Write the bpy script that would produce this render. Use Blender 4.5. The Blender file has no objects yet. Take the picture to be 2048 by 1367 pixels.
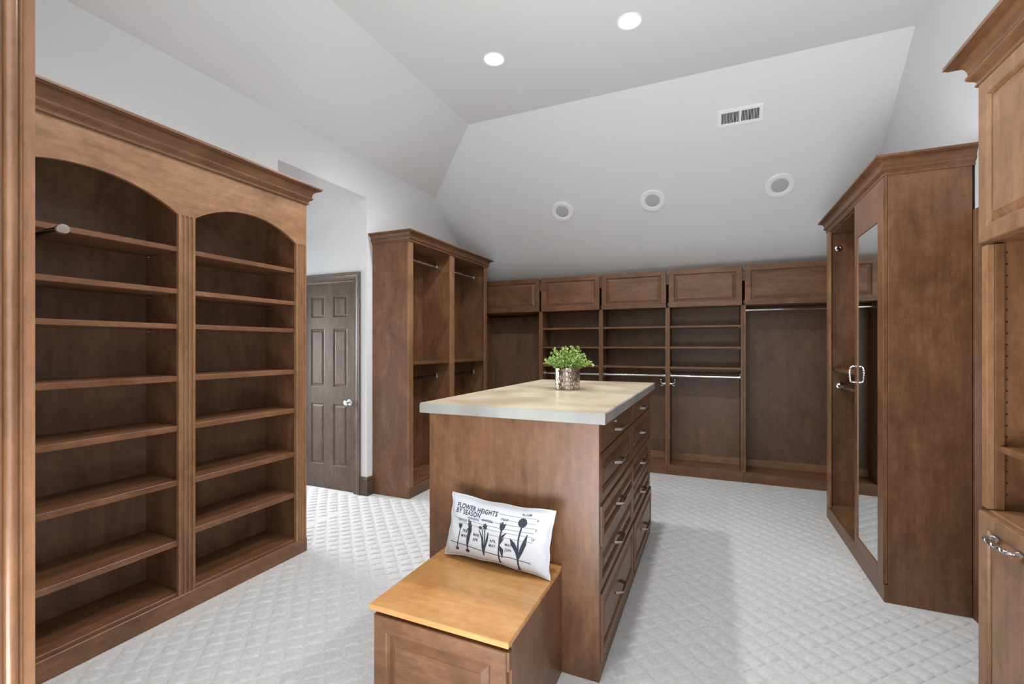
import bpy, bmesh, math, random
from mathutils import Vector, Matrix, noise
random.seed(7)
SC = bpy.context.scene
COL = SC.collection

# ------------------------------------------------------------------ camera, world, exposure, large lights
cam_data = bpy.data.cameras.new('camera'); cam = bpy.data.objects.new('camera', cam_data); COL.objects.link(cam)
cam.location = (0, 0, 1.41); cam.rotation_euler = (math.pi/2, 0, 0.4132)
cam_data.sensor_width = 36.0; cam_data.lens = 36.0*915.5/2048.0; cam_data.shift_y = 9.5/2048.0
cam_data.clip_start = 0.02
SC.camera = cam
world = bpy.data.worlds.new('world'); SC.world = world; world.use_nodes = True
world.node_tree.nodes['Background'].inputs[0].default_value = (0.90, 0.95, 1.0, 1)
world.node_tree.nodes['Background'].inputs[1].default_value = 0.60
SC.view_settings.view_transform = 'Standard'; SC.view_settings.look = 'None'
SC.view_settings.exposure = 0.0; SC.view_settings.gamma = 1.0; SC.view_settings.use_curve_mapping = False

def area_light(name, loc, target, sx, sy, power, color=(1, 1, 1)):
    d = bpy.data.lights.new(name, 'AREA'); d.shape = 'RECTANGLE'; d.size = sx; d.size_y = sy
    d.energy = power; d.color = color
    o = bpy.data.objects.new(name, d); COL.objects.link(o); o.location = loc
    o.rotation_euler = (Vector(target)-Vector(loc)).to_track_quat('-Z', 'Y').to_euler()
    return o
DAY = 40; FRONT = 405; SPOT = 13
area_light('hall_window_daylight', (-5.72, 2.95, 1.38), (-2.6, 2.6, 0.2), 0.75, 1.0, DAY, (0.93, 0.97, 1.0)).data.spread = 1.75
area_light('added_ceiling_fill', (-1.1, -1.4, 0.12), (-1.3, -1.2, 3.6), 4.0, 2.4, FRONT, (0.93, 0.97, 1.0))  # added fill at floor level behind the camera, aimed up to brighten the ceiling

# ------------------------------------------------------------------ materials
def newmat(name):
    m = bpy.data.materials.new(name); m.use_nodes = True
    nt = m.node_tree; b = nt.nodes['Principled BSDF']
    return m, nt, b
def N(nt, t, **kw):
    n = nt.nodes.new(t)
    for k, v in kw.items(): setattr(n, k, v)
    return n
def ramp(nt, stops):
    r = N(nt, 'ShaderNodeValToRGB')
    e = r.color_ramp.elements
    while len(e) > 1: e.remove(e[-1])
    e[0].position = stops[0][0]; e[0].color = (*stops[0][1], 1)
    for p, c in stops[1:]:
        x = e.new(p); x.color = (*c, 1)
    return r
def math_node(nt, op, a, b=None, clamp=False):
    n = N(nt, 'ShaderNodeMath', operation=op); n.use_clamp = clamp
    for i, v in enumerate((a, b)):
        if v is None: continue
        if isinstance(v, (int, float)): n.inputs[i].default_value = v
        else: nt.links.new(v, n.inputs[i])
    return n.outputs[0]
def wood(name, dark, mid, light, axis, rough=0.38, gloss=0.5):
    m, nt, b = newmat(name); L = nt.links.new
    tc = N(nt, 'ShaderNodeTexCoord'); oi = N(nt, 'ShaderNodeObjectInfo')
    off = N(nt, 'ShaderNodeVectorMath', operation='SCALE'); off.inputs[0].default_value = (7.3, 5.1, 9.7)
    L(oi.outputs['Random'], off.inputs['Scale'])
    add = N(nt, 'ShaderNodeVectorMath', operation='ADD'); L(tc.outputs['Object'], add.inputs[0]); L(off.outputs[0], add.inputs[1])
    def mapped(s_long, s_cross):
        mp = N(nt, 'ShaderNodeMapping'); s = [s_cross]*3; s['xyz'.index(axis)] = s_long
        mp.inputs['Scale'].default_value = s; L(add.outputs[0], mp.inputs['Vector']); return mp.outputs[0]
    n1 = N(nt, 'ShaderNodeTexNoise'); n1.inputs['Scale'].default_value = 1; n1.inputs['Detail'].default_value = 5; n1.inputs['Roughness'].default_value = .6
    n1.inputs['Distortion'].default_value = .4
    L(mapped(4.0, 48.0), n1.inputs['Vector'])
    n2 = N(nt, 'ShaderNodeTexNoise'); n2.inputs['Scale'].default_value = 1; n2.inputs['Detail'].default_value = 4; n2.inputs['Roughness'].default_value = .55
    n2.inputs['Distortion'].default_value = 1.2
    L(mapped(2.4, 5.5), n2.inputs['Vector'])
    n3 = N(nt, 'ShaderNodeTexNoise'); n3.inputs['Scale'].default_value = 1; n3.inputs['Detail'].default_value = 3
    L(mapped(30.0, 260.0), n3.inputs['Vector'])
    n4 = N(nt, 'ShaderNodeTexNoise'); n4.inputs['Scale'].default_value = 1; n4.inputs['Detail'].default_value = 6; n4.inputs['Roughness'].default_value = .7
    L(mapped(22.0, 26.0), n4.inputs['Vector'])
    a = math_node(nt, 'MULTIPLY', n1.outputs[0], .24)
    c = math_node(nt, 'MULTIPLY', n2.outputs[0], .38)
    d = math_node(nt, 'MULTIPLY', n3.outputs[0], .13)
    e = math_node(nt, 'MULTIPLY', n4.outputs[0], .25)
    s = math_node(nt, 'ADD', math_node(nt, 'ADD', a, c), math_node(nt, 'ADD', d, e))
    r = ramp(nt, [(.34, dark), (.50, mid), (.66, light)])
    L(s, r.inputs[0])
    # slight board to board difference
    hv = N(nt, 'ShaderNodeHueSaturation'); L(r.outputs[0], hv.inputs['Color'])
    v = math_node(nt, 'ADD', math_node(nt, 'MULTIPLY', oi.outputs['Random'], .16), .92); L(v, hv.inputs['Value'])
    L(hv.outputs[0], b.inputs['Base Color'])
    b.inputs['Roughness'].default_value = rough
    b.inputs['Specular IOR Level'].default_value = gloss
    rr = math_node(nt, 'ADD', math_node(nt, 'MULTIPLY', n2.outputs[0], .2), rough-.1); L(rr, b.inputs['Roughness'])
    bp = N(nt, 'ShaderNodeBump'); bp.inputs['Strength'].default_value = .12; bp.inputs['Distance'].default_value = .0015
    L(n3.outputs[0], bp.inputs['Height']); L(bp.outputs[0], b.inputs['Normal'])
    return m
WD = (.090, .038, .017); WM = (.172, .077, .035); WL = (.262, .128, .062)
M = {}
for ax in 'xyz':
    M['wood_'+ax] = wood('stained_maple_'+ax, WD, WM, WL, ax)
    M['lite_'+ax] = wood('stained_maple_edge_'+ax, (.15, .071, .033), (.265, .134, .066), (.39, .215, .11), ax, .36)
    M['door_'+ax] = wood('interior_door_'+ax, (.060, .036, .026), (.108, .068, .050), (.165, .110, .082), ax, .42)
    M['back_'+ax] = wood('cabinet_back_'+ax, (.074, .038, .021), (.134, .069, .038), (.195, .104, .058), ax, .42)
M['lid'] = wood('honey_lid', (.42, .185, .062), (.60, .30, .105), (.74, .42, .175), 'x', .28, .5)
def plain(name, col, rough=.5, metal=0.0, bump=0, bscale=200, spec=.5):
    m, nt, b = newmat(name)
    b.inputs['Base Color'].default_value = (*col, 1); b.inputs['Roughness'].default_value = rough
    b.inputs['Metallic'].default_value = metal; b.inputs['Specular IOR Level'].default_value = spec
    if bump:
        tc = N(nt, 'ShaderNodeTexCoord'); n = N(nt, 'ShaderNodeTexNoise'); n.inputs['Scale'].default_value = bscale; n.inputs['Detail'].default_value = 3
        nt.links.new(tc.outputs['Object'], n.inputs['Vector'])
        bp = N(nt, 'ShaderNodeBump'); bp.inputs['Strength'].default_value = bump; bp.inputs['Distance'].default_value = .002
        nt.links.new(n.outputs[0], bp.inputs['Height']); nt.links.new(bp.outputs[0], b.inputs['Normal'])
    return m
M['paint'] = plain('wall_paint', (.78, .785, .79), .7, 0, .06, 180, .3)
M['ceilpaint'] = plain('ceiling_paint', (.79, .795, .80), .75, 0, .06, 180, .3)
M['white'] = plain('white_enamel', (.92, .92, .92), .35)
M['chrome'] = plain('chrome', (.82, .83, .85), .12, 1.0)
M['nickel'] = plain('brushed_nickel', (.50, .49, .48), .28, 1.0)
M['darkmetal'] = plain('dark_chrome', (.16, .16, .17), .2, 1.0)
M['mirror'] = plain('mirror_glass', (.86, .88, .88), .004, 1.0)
M['black'] = plain('dark_recess', (.01, .009, .008), .8)
M['plastic'] = plain('brown_plastic', (.05, .035, .025), .45)
M['grille'] = plain('grey_lens', (.52, .52, .53), .6, 0, .3, 900)
M['ink'] = plain('print_ink', (.045, .052, .068), .9, 0, 0, 1, .1)
M['ink_grey'] = plain('print_ink_grey', (.13, .15, .18), .9, 0, 0, 1, .1)
M['stem'] = plain('plant_stem', (.12, .22, .05), .6)
M['baffle'] = plain('white_baffle', (.85, .84, .80), .4)

def make_glow():
    m, nt, b = newmat('lamp_glow'); b.inputs['Base Color'].default_value = (1, 1, 1, 1)
    b.inputs['Emission Color'].default_value = (1, .95, .86, 1); b.inputs['Emission Strength'].default_value = 7
    return m
M['glow'] = make_glow()
def make_carpet():
    m, nt, b = newmat('cut_loop_carpet'); L = nt.links.new
    tc = N(nt, 'ShaderNodeTexCoord')
    n = N(nt, 'ShaderNodeTexNoise'); n.inputs['Scale'].default_value = 420; n.inputs['Detail'].default_value = 3
    L(tc.outputs['Object'], n.inputs['Vector'])
    n2 = N(nt, 'ShaderNodeTexNoise'); n2.inputs['Scale'].default_value = 60; n2.inputs['Detail'].default_value = 4
    L(tc.outputs['Object'], n2.inputs['Vector'])
    hh = math_node(nt, 'ADD', math_node(nt, 'MULTIPLY', n.outputs[0], .5), math_node(nt, 'MULTIPLY', n2.outputs[0], .5))
    bp = N(nt, 'ShaderNodeBump'); bp.inputs['Strength'].default_value = .5; bp.inputs['Distance'].default_value = .004
    L(hh, bp.inputs['Height']); L(bp.outputs[0], b.inputs['Normal'])
    r = ramp(nt, [(.3, (.56, .56, .56)), (.7, (.67, .675, .675))]); L(n2.outputs[0], r.inputs[0])
    L(r.outputs[0], b.inputs['Base Color'])
    b.inputs['Roughness'].default_value = .95; b.inputs['Specular IOR Level'].default_value = .1
    b.inputs['Sheen Weight'].default_value = .15
    return m
M['carpet'] = make_carpet()
def make_stone(name, cols, rough, bump):
    m, nt, b = newmat(name); L = nt.links.new
    tc = N(nt, 'ShaderNodeTexCoord')
    n = N(nt, 'ShaderNodeTexNoise'); n.inputs['Scale'].default_value = 3.2; n.inputs['Detail'].default_value = 5; n.inputs['Roughness'].default_value = .55; n.inputs['Distortion'].default_value = .3
    L(tc.outputs['Object'], n.inputs['Vector'])
    r = ramp(nt, cols); L(n.outputs[0], r.inputs[0]); L(r.outputs[0], b.inputs['Base Color'])
    n2 = N(nt, 'ShaderNodeTexNoise'); n2.inputs['Scale'].default_value = 130; n2.inputs['Detail'].default_value = 5
    L(tc.outputs['Object'], n2.inputs['Vector'])
    bp = N(nt, 'ShaderNodeBump'); bp.inputs['Strength'].default_value = bump; bp.inputs['Distance'].default_value = .003
    L(n2.outputs[0], bp.inputs['Height']); L(bp.outputs[0], b.inputs['Normal'])
    L(math_node(nt, 'ADD', math_node(nt, 'MULTIPLY', n.outputs[0], .25), rough-.12), b.inputs['Roughness'])
    return m
M['slab_top'] = make_stone('waxed_concrete_top', [(.3, (.42, .33, .22)), (.5, (.52, .435, .315)), (.7, (.60, .53, .41))], .34, .05)
M['slab_edge'] = make_stone('raw_concrete_edge', [(.3, (.24, .24, .225)), (.5, (.32, .32, .30)), (.7, (.40, .40, .375))], .7, .5)
def make_fabric():
    m, nt, b = newmat('linen'); L = nt.links.new
    b.inputs['Base Color'].default_value = (.60, .61, .64, 1); b.inputs['Roughness'].default_value = .9; b.inputs['Specular IOR Level'].default_value = .15
    tc = N(nt, 'ShaderNodeTexCoord'); n = N(nt, 'ShaderNodeTexNoise'); n.inputs['Scale'].default_value = 9; n.inputs['Detail'].default_value = 3
    L(tc.outputs['Object'], n.inputs['Vector'])
    n2 = N(nt, 'ShaderNodeTexNoise'); n2.inputs['Scale'].default_value = 500; L(tc.outputs['Object'], n2.inputs['Vector'])
    bp = N(nt, 'ShaderNodeBump'); bp.inputs['Strength'].default_value = .35; bp.inputs['Distance'].default_value = .012
    L(math_node(nt, 'ADD', n.outputs[0], math_node(nt, 'MULTIPLY', n2.outputs[0], .05)), bp.inputs['Height']); L(bp.outputs[0], b.inputs['Normal'])
    return m
M['fabric'] = make_fabric()
def make_leaf():
    m, nt, b = newmat('pale_green_leaf'); L = nt.links.new
    tc = N(nt, 'ShaderNodeTexCoord'); n = N(nt, 'ShaderNodeTexNoise'); n.inputs['Scale'].default_value = 45; n.inputs['Detail'].default_value = 2
    L(tc.outputs['Object'], n.inputs['Vector'])
    r = ramp(nt, [(.32, (.09, .22, .05)), (.5, (.32, .48, .09)), (.68, (.72, .80, .40))]); L(n.outputs[0], r.inputs[0]); L(r.outputs[0], b.inputs['Base Color'])
    b.inputs['Roughness'].default_value = .5
    return m
M['leaf'] = make_leaf()
def make_mercury():
    m, nt, b = newmat('mercury_glass'); L = nt.links.new
    tc = N(nt, 'ShaderNodeTexCoord')
    mp = N(nt, 'ShaderNodeMapping'); mp.inputs['Scale'].default_value = (1, 1, .45); L(tc.outputs['Object'], mp.inputs['Vector'])
    v = N(nt, 'ShaderNodeTexVoronoi', feature='DISTANCE_TO_EDGE'); v.inputs['Scale'].default_value = 75; L(mp.outputs[0], v.inputs['Vector'])
    n = N(nt, 'ShaderNodeTexNoise'); n.inputs['Scale'].default_value = 30; n.inputs['Detail'].default_value = 6; L(mp.outputs[0], n.inputs['Vector'])
    f = math_node(nt, 'ADD', math_node(nt, 'MULTIPLY', v.outputs[0], 1.6), math_node(nt, 'SUBTRACT', n.outputs[0], .35))
    r = ramp(nt, [(.08, (.10, .07, .055)), (.28, (.42, .34, .28)), (.55, (.82, .76, .70))]); L(f, r.inputs[0]); L(r.outputs[0], b.inputs['Base Color'])
    b.inputs['Metallic'].default_value = .85; b.inputs['Roughness'].default_value = .22
    bp = N(nt, 'ShaderNodeBump'); bp.inputs['Strength'].default_value = .5; bp.inputs['Distance'].default_value = .003
    L(f, bp.inputs['Height']); L(bp.outputs[0], b.inputs['Normal'])
    return m
M['mercury'] = make_mercury()

# ------------------------------------------------------------------ mesh helpers (all coordinates are world metres)
def root_loc(p):
    while p is not None and p.parent is not None: p = p.parent
    return p.location.copy() if p is not None else Vector((0, 0, 0))
def obj(name, bm, mat, parent=None, smooth=False, recalc=True):
    if recalc: bmesh.ops.recalc_face_normals(bm, faces=bm.faces)
    off = root_loc(parent)
    bmesh.ops.translate(bm, verts=bm.verts, vec=-off)
    me = bpy.data.meshes.new(name); bm.to_mesh(me); bm.free()
    o = bpy.data.objects.new(name, me); COL.objects.link(o)
    for m in (mat if isinstance(mat, (list, tuple)) else [mat]): me.materials.append(m)
    if smooth:
        for p in me.polygons: p.use_smooth = True
        try: me.set_sharp_from_angle(angle=math.radians(38))
        except Exception: pass
    if parent is not None: o.parent = parent
    return o
def thing(name, label, cat, loc, group=None):
    o = bpy.data.objects.new(name, None); COL.objects.link(o); o.location = loc; o.empty_display_size = .05
    o['label'] = label; o['category'] = cat
    if group: o['group'] = group
    return o
def struct(name, bm, mat, parent=None, smooth=False):
    o = obj(name, bm, mat, parent, smooth)
    if parent is None: o['kind'] = 'structure'
    return o
def box(bm, x0, x1, y0, y1, z0, z1, bev=0.0):
    r = bmesh.ops.create_cube(bm, size=1)
    vs = r['verts']
    bmesh.ops.scale(bm, vec=(abs(x1-x0), abs(y1-y0), abs(z1-z0)), verts=vs)
    bmesh.ops.translate(bm, vec=((x0+x1)/2, (y0+y1)/2, (z0+z1)/2), verts=vs)
    if bev:
        es = list({e for v in vs for e in v.link_edges})
        bmesh.ops.bevel(bm, geom=es, offset=bev, segments=1, affect='EDGES', profile=.5)
    return bm
def B(*a, bev=0.0015):
    bm = bmesh.new(); box(bm, *a, bev=bev); return bm
def loft_rect(bm, o, U, V, Nn, w, h, steps, cap=True, back=False, mat=0):
    """nested rectangles: steps = [(inset, height)] in the plane U,V at o, height along Nn"""
    o, U, V, Nn = Vector(o), Vector(U), Vector(V), Vector(Nn)
    loops = []
    for i, t in steps:
        loops.append([bm.verts.new(o+U*a+V*b+Nn*t) for a, b in ((i, i), (w-i, i), (w-i, h-i), (i, h-i))])
    fs = []
    for A, C in zip(loops, loops[1:]):
        for k in range(4): fs.append(bm.faces.new((A[k], A[(k+1) % 4], C[(k+1) % 4], C[k])))
    if cap: fs.append(bm.faces.new(loops[-1]))
    if back: fs.append(bm.faces.new(loops[0][::-1]))
    for f in fs: f.material_index = mat
    return fs
def panel_door(name, parent, o, U, V, Nn, w, h, t=.02, stile=.06, mat=None, pmat=None, raised=True, hinge=True):
    """frame-and-raised-panel door; returns the frame object with the panel as its child"""
    bm = bmesh.new()
    loft_rect(bm, o, U, V, Nn, w, h, [(stile+.002, 0), (0, 0), (0, t-.003), (.003, t), (stile-.009, t), (stile-.004, t-.003), (stile, t-.009), (stile+.002, t-.010), (stile+.002, 0)], cap=False)
    d = obj(name, bm, mat, parent)
    bm = bmesh.new()
    if raised:
        loft_rect(bm, o, U, V, Nn, w, h, [(stile-.001, .001), (stile-.001, t-.013), (stile+.006, t-.013), (stile+.03, t-.003), (stile+.032, t-.001)], back=True)
    else:
        loft_rect(bm, o, U, V, Nn, w, h, [(stile-.001, .001), (stile-.001, t-.012)], back=True)
    obj('panel', bm, pmat or mat, d)
    return d
def sweep(bm, path, prof, side=1, closed_ends=True):
    """mitred horizontal moulding; path [(x,y)], prof closed outline [(out, z)]; side=1 -> outward is right of travel"""
    pts = [Vector(p) for p in path]; n = len(pts); dirs = [(pts[i+1]-pts[i]).normalized() for i in range(n-1)]
    nor = [Vector((d.y, -d.x))*side for d in dirs]
    rings = []
    for i in range(n):
        if i == 0: m = nor[0]
        elif i == n-1: m = nor[-1]
        else:
            m = nor[i-1]+nor[i]; m = m*(1/(1+nor[i-1].dot(nor[i])))
        rings.append([bm.verts.new((pts[i].x+m.x*a, pts[i].y+m.y*a, z)) for a, z in prof])
    k = len(prof)
    for A, C in zip(rings, rings[1:]):
        for j in range(k): bm.faces.new((A[j], A[(j+1) % k], C[(j+1) % k], C[j]))
    if closed_ends: bm.faces.new(rings[0]); bm.faces.new(rings[-1][::-1])
    return bm
def crown_profile(z0, z1, out):
    h = z1-z0; p = [(0, z0), (.13*out, z0), (.17*out, z0+.03*h), (.17*out, z0+.08*h), (.13*out, z0+.11*h), (.13*out, z0+.15*h)]
    for i in range(6):                      # lower ogee
        a = i/5; p.append((out*(.15+.27*math.sin(a*math.pi/2)**1.5), z0+h*(.16+.19*a)))
    p += [(.42*out, z0+.39*h), (.33*out, z0+.41*h), (.33*out, z0+.45*h)]
    for i in range(8):                      # upper cove
        a = i/7; p.append((out*(.35+.55*(1-math.cos(a*math.pi/2))), z0+h*(.46+.37*math.sin(a*math.pi/2))))
    p += [(.90*out, z0+.86*h), (out, z0+.88*h), (out, z0+.975*h), (.985*out, z1), (0, z1)]
    return p
def tube(bm, pts, r, seg=10, closed=False, flat=1.0):
    pts = [Vector(p) for p in pts]; n = len(pts); rings = []
    up = None
    for i in range(n):
        a = pts[(i-1) % n] if (i > 0 or closed) else pts[i]; b = pts[(i+1) % n] if (i < n-1 or closed) else pts[i]
        t = (b-a).normalized()
        if up is None: up = t.orthogonal().normalized()
        up = (up-t*up.dot(t)).normalized(); s = t.cross(up)
        rings.append([bm.verts.new(pts[i]+up*math.cos(2*math.pi*k/seg)*r+s*math.sin(2*math.pi*k/seg)*r*flat) for k in range(seg)])
    m = n if closed else n-1
    for i in range(m):
        A, C = rings[i], rings[(i+1) % n]
        for k in range(seg): bm.faces.new((A[k], A[(k+1) % seg], C[(k+1) % seg], C[k]))
    if not closed: bm.faces.new(rings[0][::-1]); bm.faces.new(rings[-1])
    return bm
def lathe(bm, c, axis, prof, seg=24, cap0=False, cap1=False, mat=0):
    """prof [(radius, distance along axis)]"""
    c = Vector(c); axis = Vector(axis).normalized(); u = axis.orthogonal().normalized(); v = axis.cross(u)
    rings = [[bm.verts.new(c+axis*d+(u*math.cos(2*math.pi*k/seg)+v*math.sin(2*math.pi*k/seg))*r) for k in range(seg)] for r, d in prof]
    fs = []
    for A, C in zip(rings, rings[1:]):
        for k in range(seg): fs.append(bm.faces.new((A[k], A[(k+1) % seg], C[(k+1) % seg], C[k])))
    if cap0: fs.append(bm.faces.new(rings[0][::-1]))
    if cap1: fs.append(bm.faces.new(rings[-1]))
    for f in fs: f.material_index = mat
    return bm
def prism(bm, poly, d):
    """poly: 3-D points of one face, d: extrusion vector"""
    a = [bm.verts.new(p) for p in poly]; b = [bm.verts.new(Vector(p)+Vector(d)) for p in poly]; n = len(a)
    bm.faces.new(a); bm.faces.new(b[::-1])
    for i in range(n): bm.faces.new((a[i], b[i], b[(i+1) % n], a[(i+1) % n]))
    return bm
def rod(parent, name, p0, p1, r=.0145, mat='chrome'):
    """oval hanging rod with a flange bracket (sub-part) at each end"""
    bm = bmesh.new(); tube(bm, [p0, p1], r, 14); o = obj(name, bm, M[mat], parent, True)
    d = (Vector(p1)-Vector(p0)).normalized()
    for p, s in ((Vector(p0), 1), (Vector(p1), -1)):
        bm = bmesh.new(); lathe(bm, p, d*s, [(.026, 0), (.026, .004), (.019, .006), (.019, .03), (.0165, .032)], 16, True, False)
        box(bm, p.x-.006, p.x+.006, p.y-.006 if abs(d.y) < .5 else p.y+s*.012-.008, p.y+.006 if abs(d.y) < .5 else p.y+s*.012+.008, p.z+.015, p.z+.034)
        obj('rod_bracket', bm, M['chrome'], o, True)
    return o
def shelf(parent, x0, x1, y0, y1, ztop, t=.026, front='x+', mat='wood_y', lite='lite_y', pins=True):
    o = obj('shelf', B(x0, x1, y0, y1, ztop-t, ztop, bev=.002), M[mat], parent)
    return o
def pin(parent, c, d):
    bm = bmesh.new(); lathe(bm, c, d, [(.003, 0), (.003, .012), (.007, .013), (.007, .02)], 8, True, True)
    return obj('shelf_pin', bm, M['nickel'], parent, True)

# ------------------------------------------------------------------ room shell
XL, XR, YB, ZC, ZS = -3.0, 1.29, 5.66, 3.64, 3.151
YR = 4.036; XRL = -2.25; SL = .86
def zback(y): return ZC-SL*(y-YR)
floor = struct('floor', B(-6.1, 2.4, -4.2, 5.9, -.12, 0, bev=0), M['carpet'])
# raised cut-and-loop tufts of the carpet, laid on the diagonal
vs_, fs_ = [], []
PA, PB, HT = .080, .088, .0062
ea = Vector((1, -1, 0)).normalized(); eb = Vector((1, 1, 0)).normalized(); rt = random.Random(3)
SA = ((0, 0), (.16, .38), (.45, .78), (.80, 1.0), (.93, .92), (.99, 0)); SB = ((-.42, 0), (-.33, .70), (-.12, 1.0), (.12, 1.0), (.33, .70), (.42, 0))
def tuft_here(x, y):
    if -5.6 < x <= -2.96: return 2.49 < y < 3.39
    if not (-2.94 < x < 1.2 and .42 < y < 5.30): return False
    if x < -2.63: return 2.36 < y < 3.47
    if x < -2.52: return 2.36 < y < 3.45 or y > 5.12
    if -1.33 < x < -.39 and 1.86 < y < 3.65: return False
    if -1.20 < x < -.55 and 1.33 < y < 1.91: return False
    if x > .83 and (y > 3.10 or y < 2.26): return False
    return True
for ia in range(-110, 60):
    for ib in range(-60, 80):
        c_ = ea*(ia*PA)+eb*(ib*PB)
        if not tuft_here(c_.x, c_.y): continue
        hk = HT*rt.uniform(.75, 1.15); sw = rt.uniform(-.006, .006); la = PA*rt.uniform(.96, 1.0); n0 = len(vs_)
        for a_, ha in SA:
            for b_, hb in SB:
                p_ = c_+ea*(la*(a_-.5)+(b_*b_)*-.016)+eb*(PB*b_+sw*a_); vs_.append((p_.x, p_.y, .0002+hk*ha*hb))
        for i in range(5):
            for j in range(5):
                k = n0+i*6+j; fs_.append((k, k+6, k+7, k+1))
me_ = bpy.data.meshes.new('carpet_tufts'); me_.from_pydata(vs_, [], fs_); me_.materials.append(M['carpet'])
for p in me_.polygons: p.use_smooth = True
tf = bpy.data.objects.new('carpet_tufts', me_); COL.objects.link(tf); tf.parent = floor; tf['kind'] = 'stuff'
bm = bmesh.new()
box(bm, XL-.12, XL, .25, 2.45, 0, ZS+.05); box(bm, XL-.12, XL, 2.45, 3.42, 2.82, ZS+.05); box(bm, XL-.12, XL, 3.42, YB+.1, 0, ZS+.05)
struct('wall_left', bm, M['paint'])
struct('wall_back', B(XL-.12, XR+.12, YB, YB+.12, 0, 2.45, bev=0), M['paint'])
bm = bmesh.new(); box(bm, XR, XR+.12, -4.2, YB, 0, ZC+.1); box(bm, 1.246, XR, 3.0, 3.139, 2.121, 2.44)
struct('wall_right', bm, M['paint'])
bm = bmesh.new(); box(bm, XL-.12, -1.02, .245, .362, 0, ZC+.1); box(bm, .62, XR, .245, .362, 0, ZC+.1)
struct('wall_front', bm, M['paint'])
# ceiling: flat field with round cut-outs for the cans, left slope, back slope
CANS = [(-1.554, 3.196), (-.522, 3.196), (-1.554, 1.45), (-.522, 1.45)]
RC = .078
bm = bmesh.new()
outer = [bm.verts.new(p) for p in ((XRL, -4.2, ZC), (XR, -4.2, ZC), (XR, YR, ZC), (XRL, YR, ZC))]
edges = [bm.edges.new((outer[i], outer[(i+1) % 4])) for i in range(4)]
for cx, cy in CANS:
    ring = [bm.verts.new((cx+RC*math.cos(2*math.pi*k/24), cy+RC*math.sin(2*math.pi*k/24), ZC)) for k in range(24)]
    edges += [bm.edges.new((ring[i], ring[(i+1) % 24])) for i in range(24)]
bmesh.ops.triangle_fill(bm, use_beauty=True, edges=edges)
ysl = YR+(ZC-ZS)/SL
v = [bm.verts.new(p) for p in ((XL-.02, -4.2, ZS), (XRL, -4.2, ZC), (XRL, YR, ZC), (XL-.02, ysl, ZS))]; bm.faces.new(v)
v = [bm.verts.new(p) for p in ((XRL, YR, ZC), (XR, YR, ZC), (XR, YB+.05, zback(YB+.05)), (XL-.02, YB+.05, zback(YB+.05)), (XL-.02, ysl, ZS))]; bm.faces.new(v)
ceiling = struct('ceiling', bm, M['ceilpaint'])
# hall off the left wall, with the six panel door
bm = bmesh.new()
box(bm, XL-.12, -3.157, 3.42, 3.54, 0, 2.84); box(bm, -3.157, -3.837, 3.42, 3.54, 2.042, 2.84); box(bm, -3.837, -5.8, 3.42, 3.54, 0, 2.84)
struct('wall_hall_far', bm, M['paint'])
struct('wall_hall_near', B(-5.8, XL-.12, 2.33, 2.45, 0, 2.84, bev=0), M['paint'])
bm = bmesh.new(); box(bm, -5.92, -5.8, 2.33, 3.54, 0, .85); box(bm, -5.92, -5.8, 2.33, 2.58, .85, 1.72); box(bm, -5.92, -5.8, 3.32, 3.54, .85, 1.72); box(bm, -5.92, -5.8, 2.33, 3.54, 1.72, 1.95)
struct('wall_hall_end', bm, M['paint'])
bm = bmesh.new(); prism(bm, [(XL-.001, 2.331, 2.82), (XL-.001, 2.331, 2.90), (-5.9, 2.331, 1.83), (-5.9, 2.331, 1.75)], (0, 1.2, 0))
struct('ceiling_hall', bm, M['ceilpaint'])
w1 = bmesh.new(); loft_rect(w1, (-5.8, 2.50, .77), (0, 1, 0), (0, 0, 1), (1, 0, 0), .90, 1.02, [(0, -.005), (0, .02), (.08, .02), (.08, -.1)], cap=False)
win = struct('window_1', w1, M['white'])
obj('muntin', B(-5.87, -5.85, 2.94, 2.96, .85, 1.71), M['white'], win)

def casing(bm, x0, x1, z1, y, w=.083):
    """mitred door casing on the plane y facing -Y round an opening x0..x1, top z1"""
    prof = [(0, 0), (0, .010), (.006, .014), (.012, .012), (.03, .013), (.05, .017), (.058, .021), (.066, .019), (.072, .024), (w-.002, .025), (w, .022), (w, 0)]
    path = [(x0, 0, -1, 0), (x0, z1, -1, 1), (x1, z1, 1, 1), (x1, 0, 1, 0)]
    rings = [[bm.verts.new((px_+sx*a, y-t, pz+sz*a)) for a, t in prof] for px_, pz, sx, sz in path]
    k = len(prof)
    for A, C in zip(rings, rings[1:]):
        for j in range(k): bm.faces.new((A[j], A[(j+1) % k], C[(j+1) % k], C[j]))
    bm.faces.new(rings[0]); bm.faces.new(rings[-1])
bm = bmesh.new(); casing(bm, -3.837, -3.157, 2.042, 3.42)
struct('trim_1', bm, M['door_z'], smooth=True)
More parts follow.
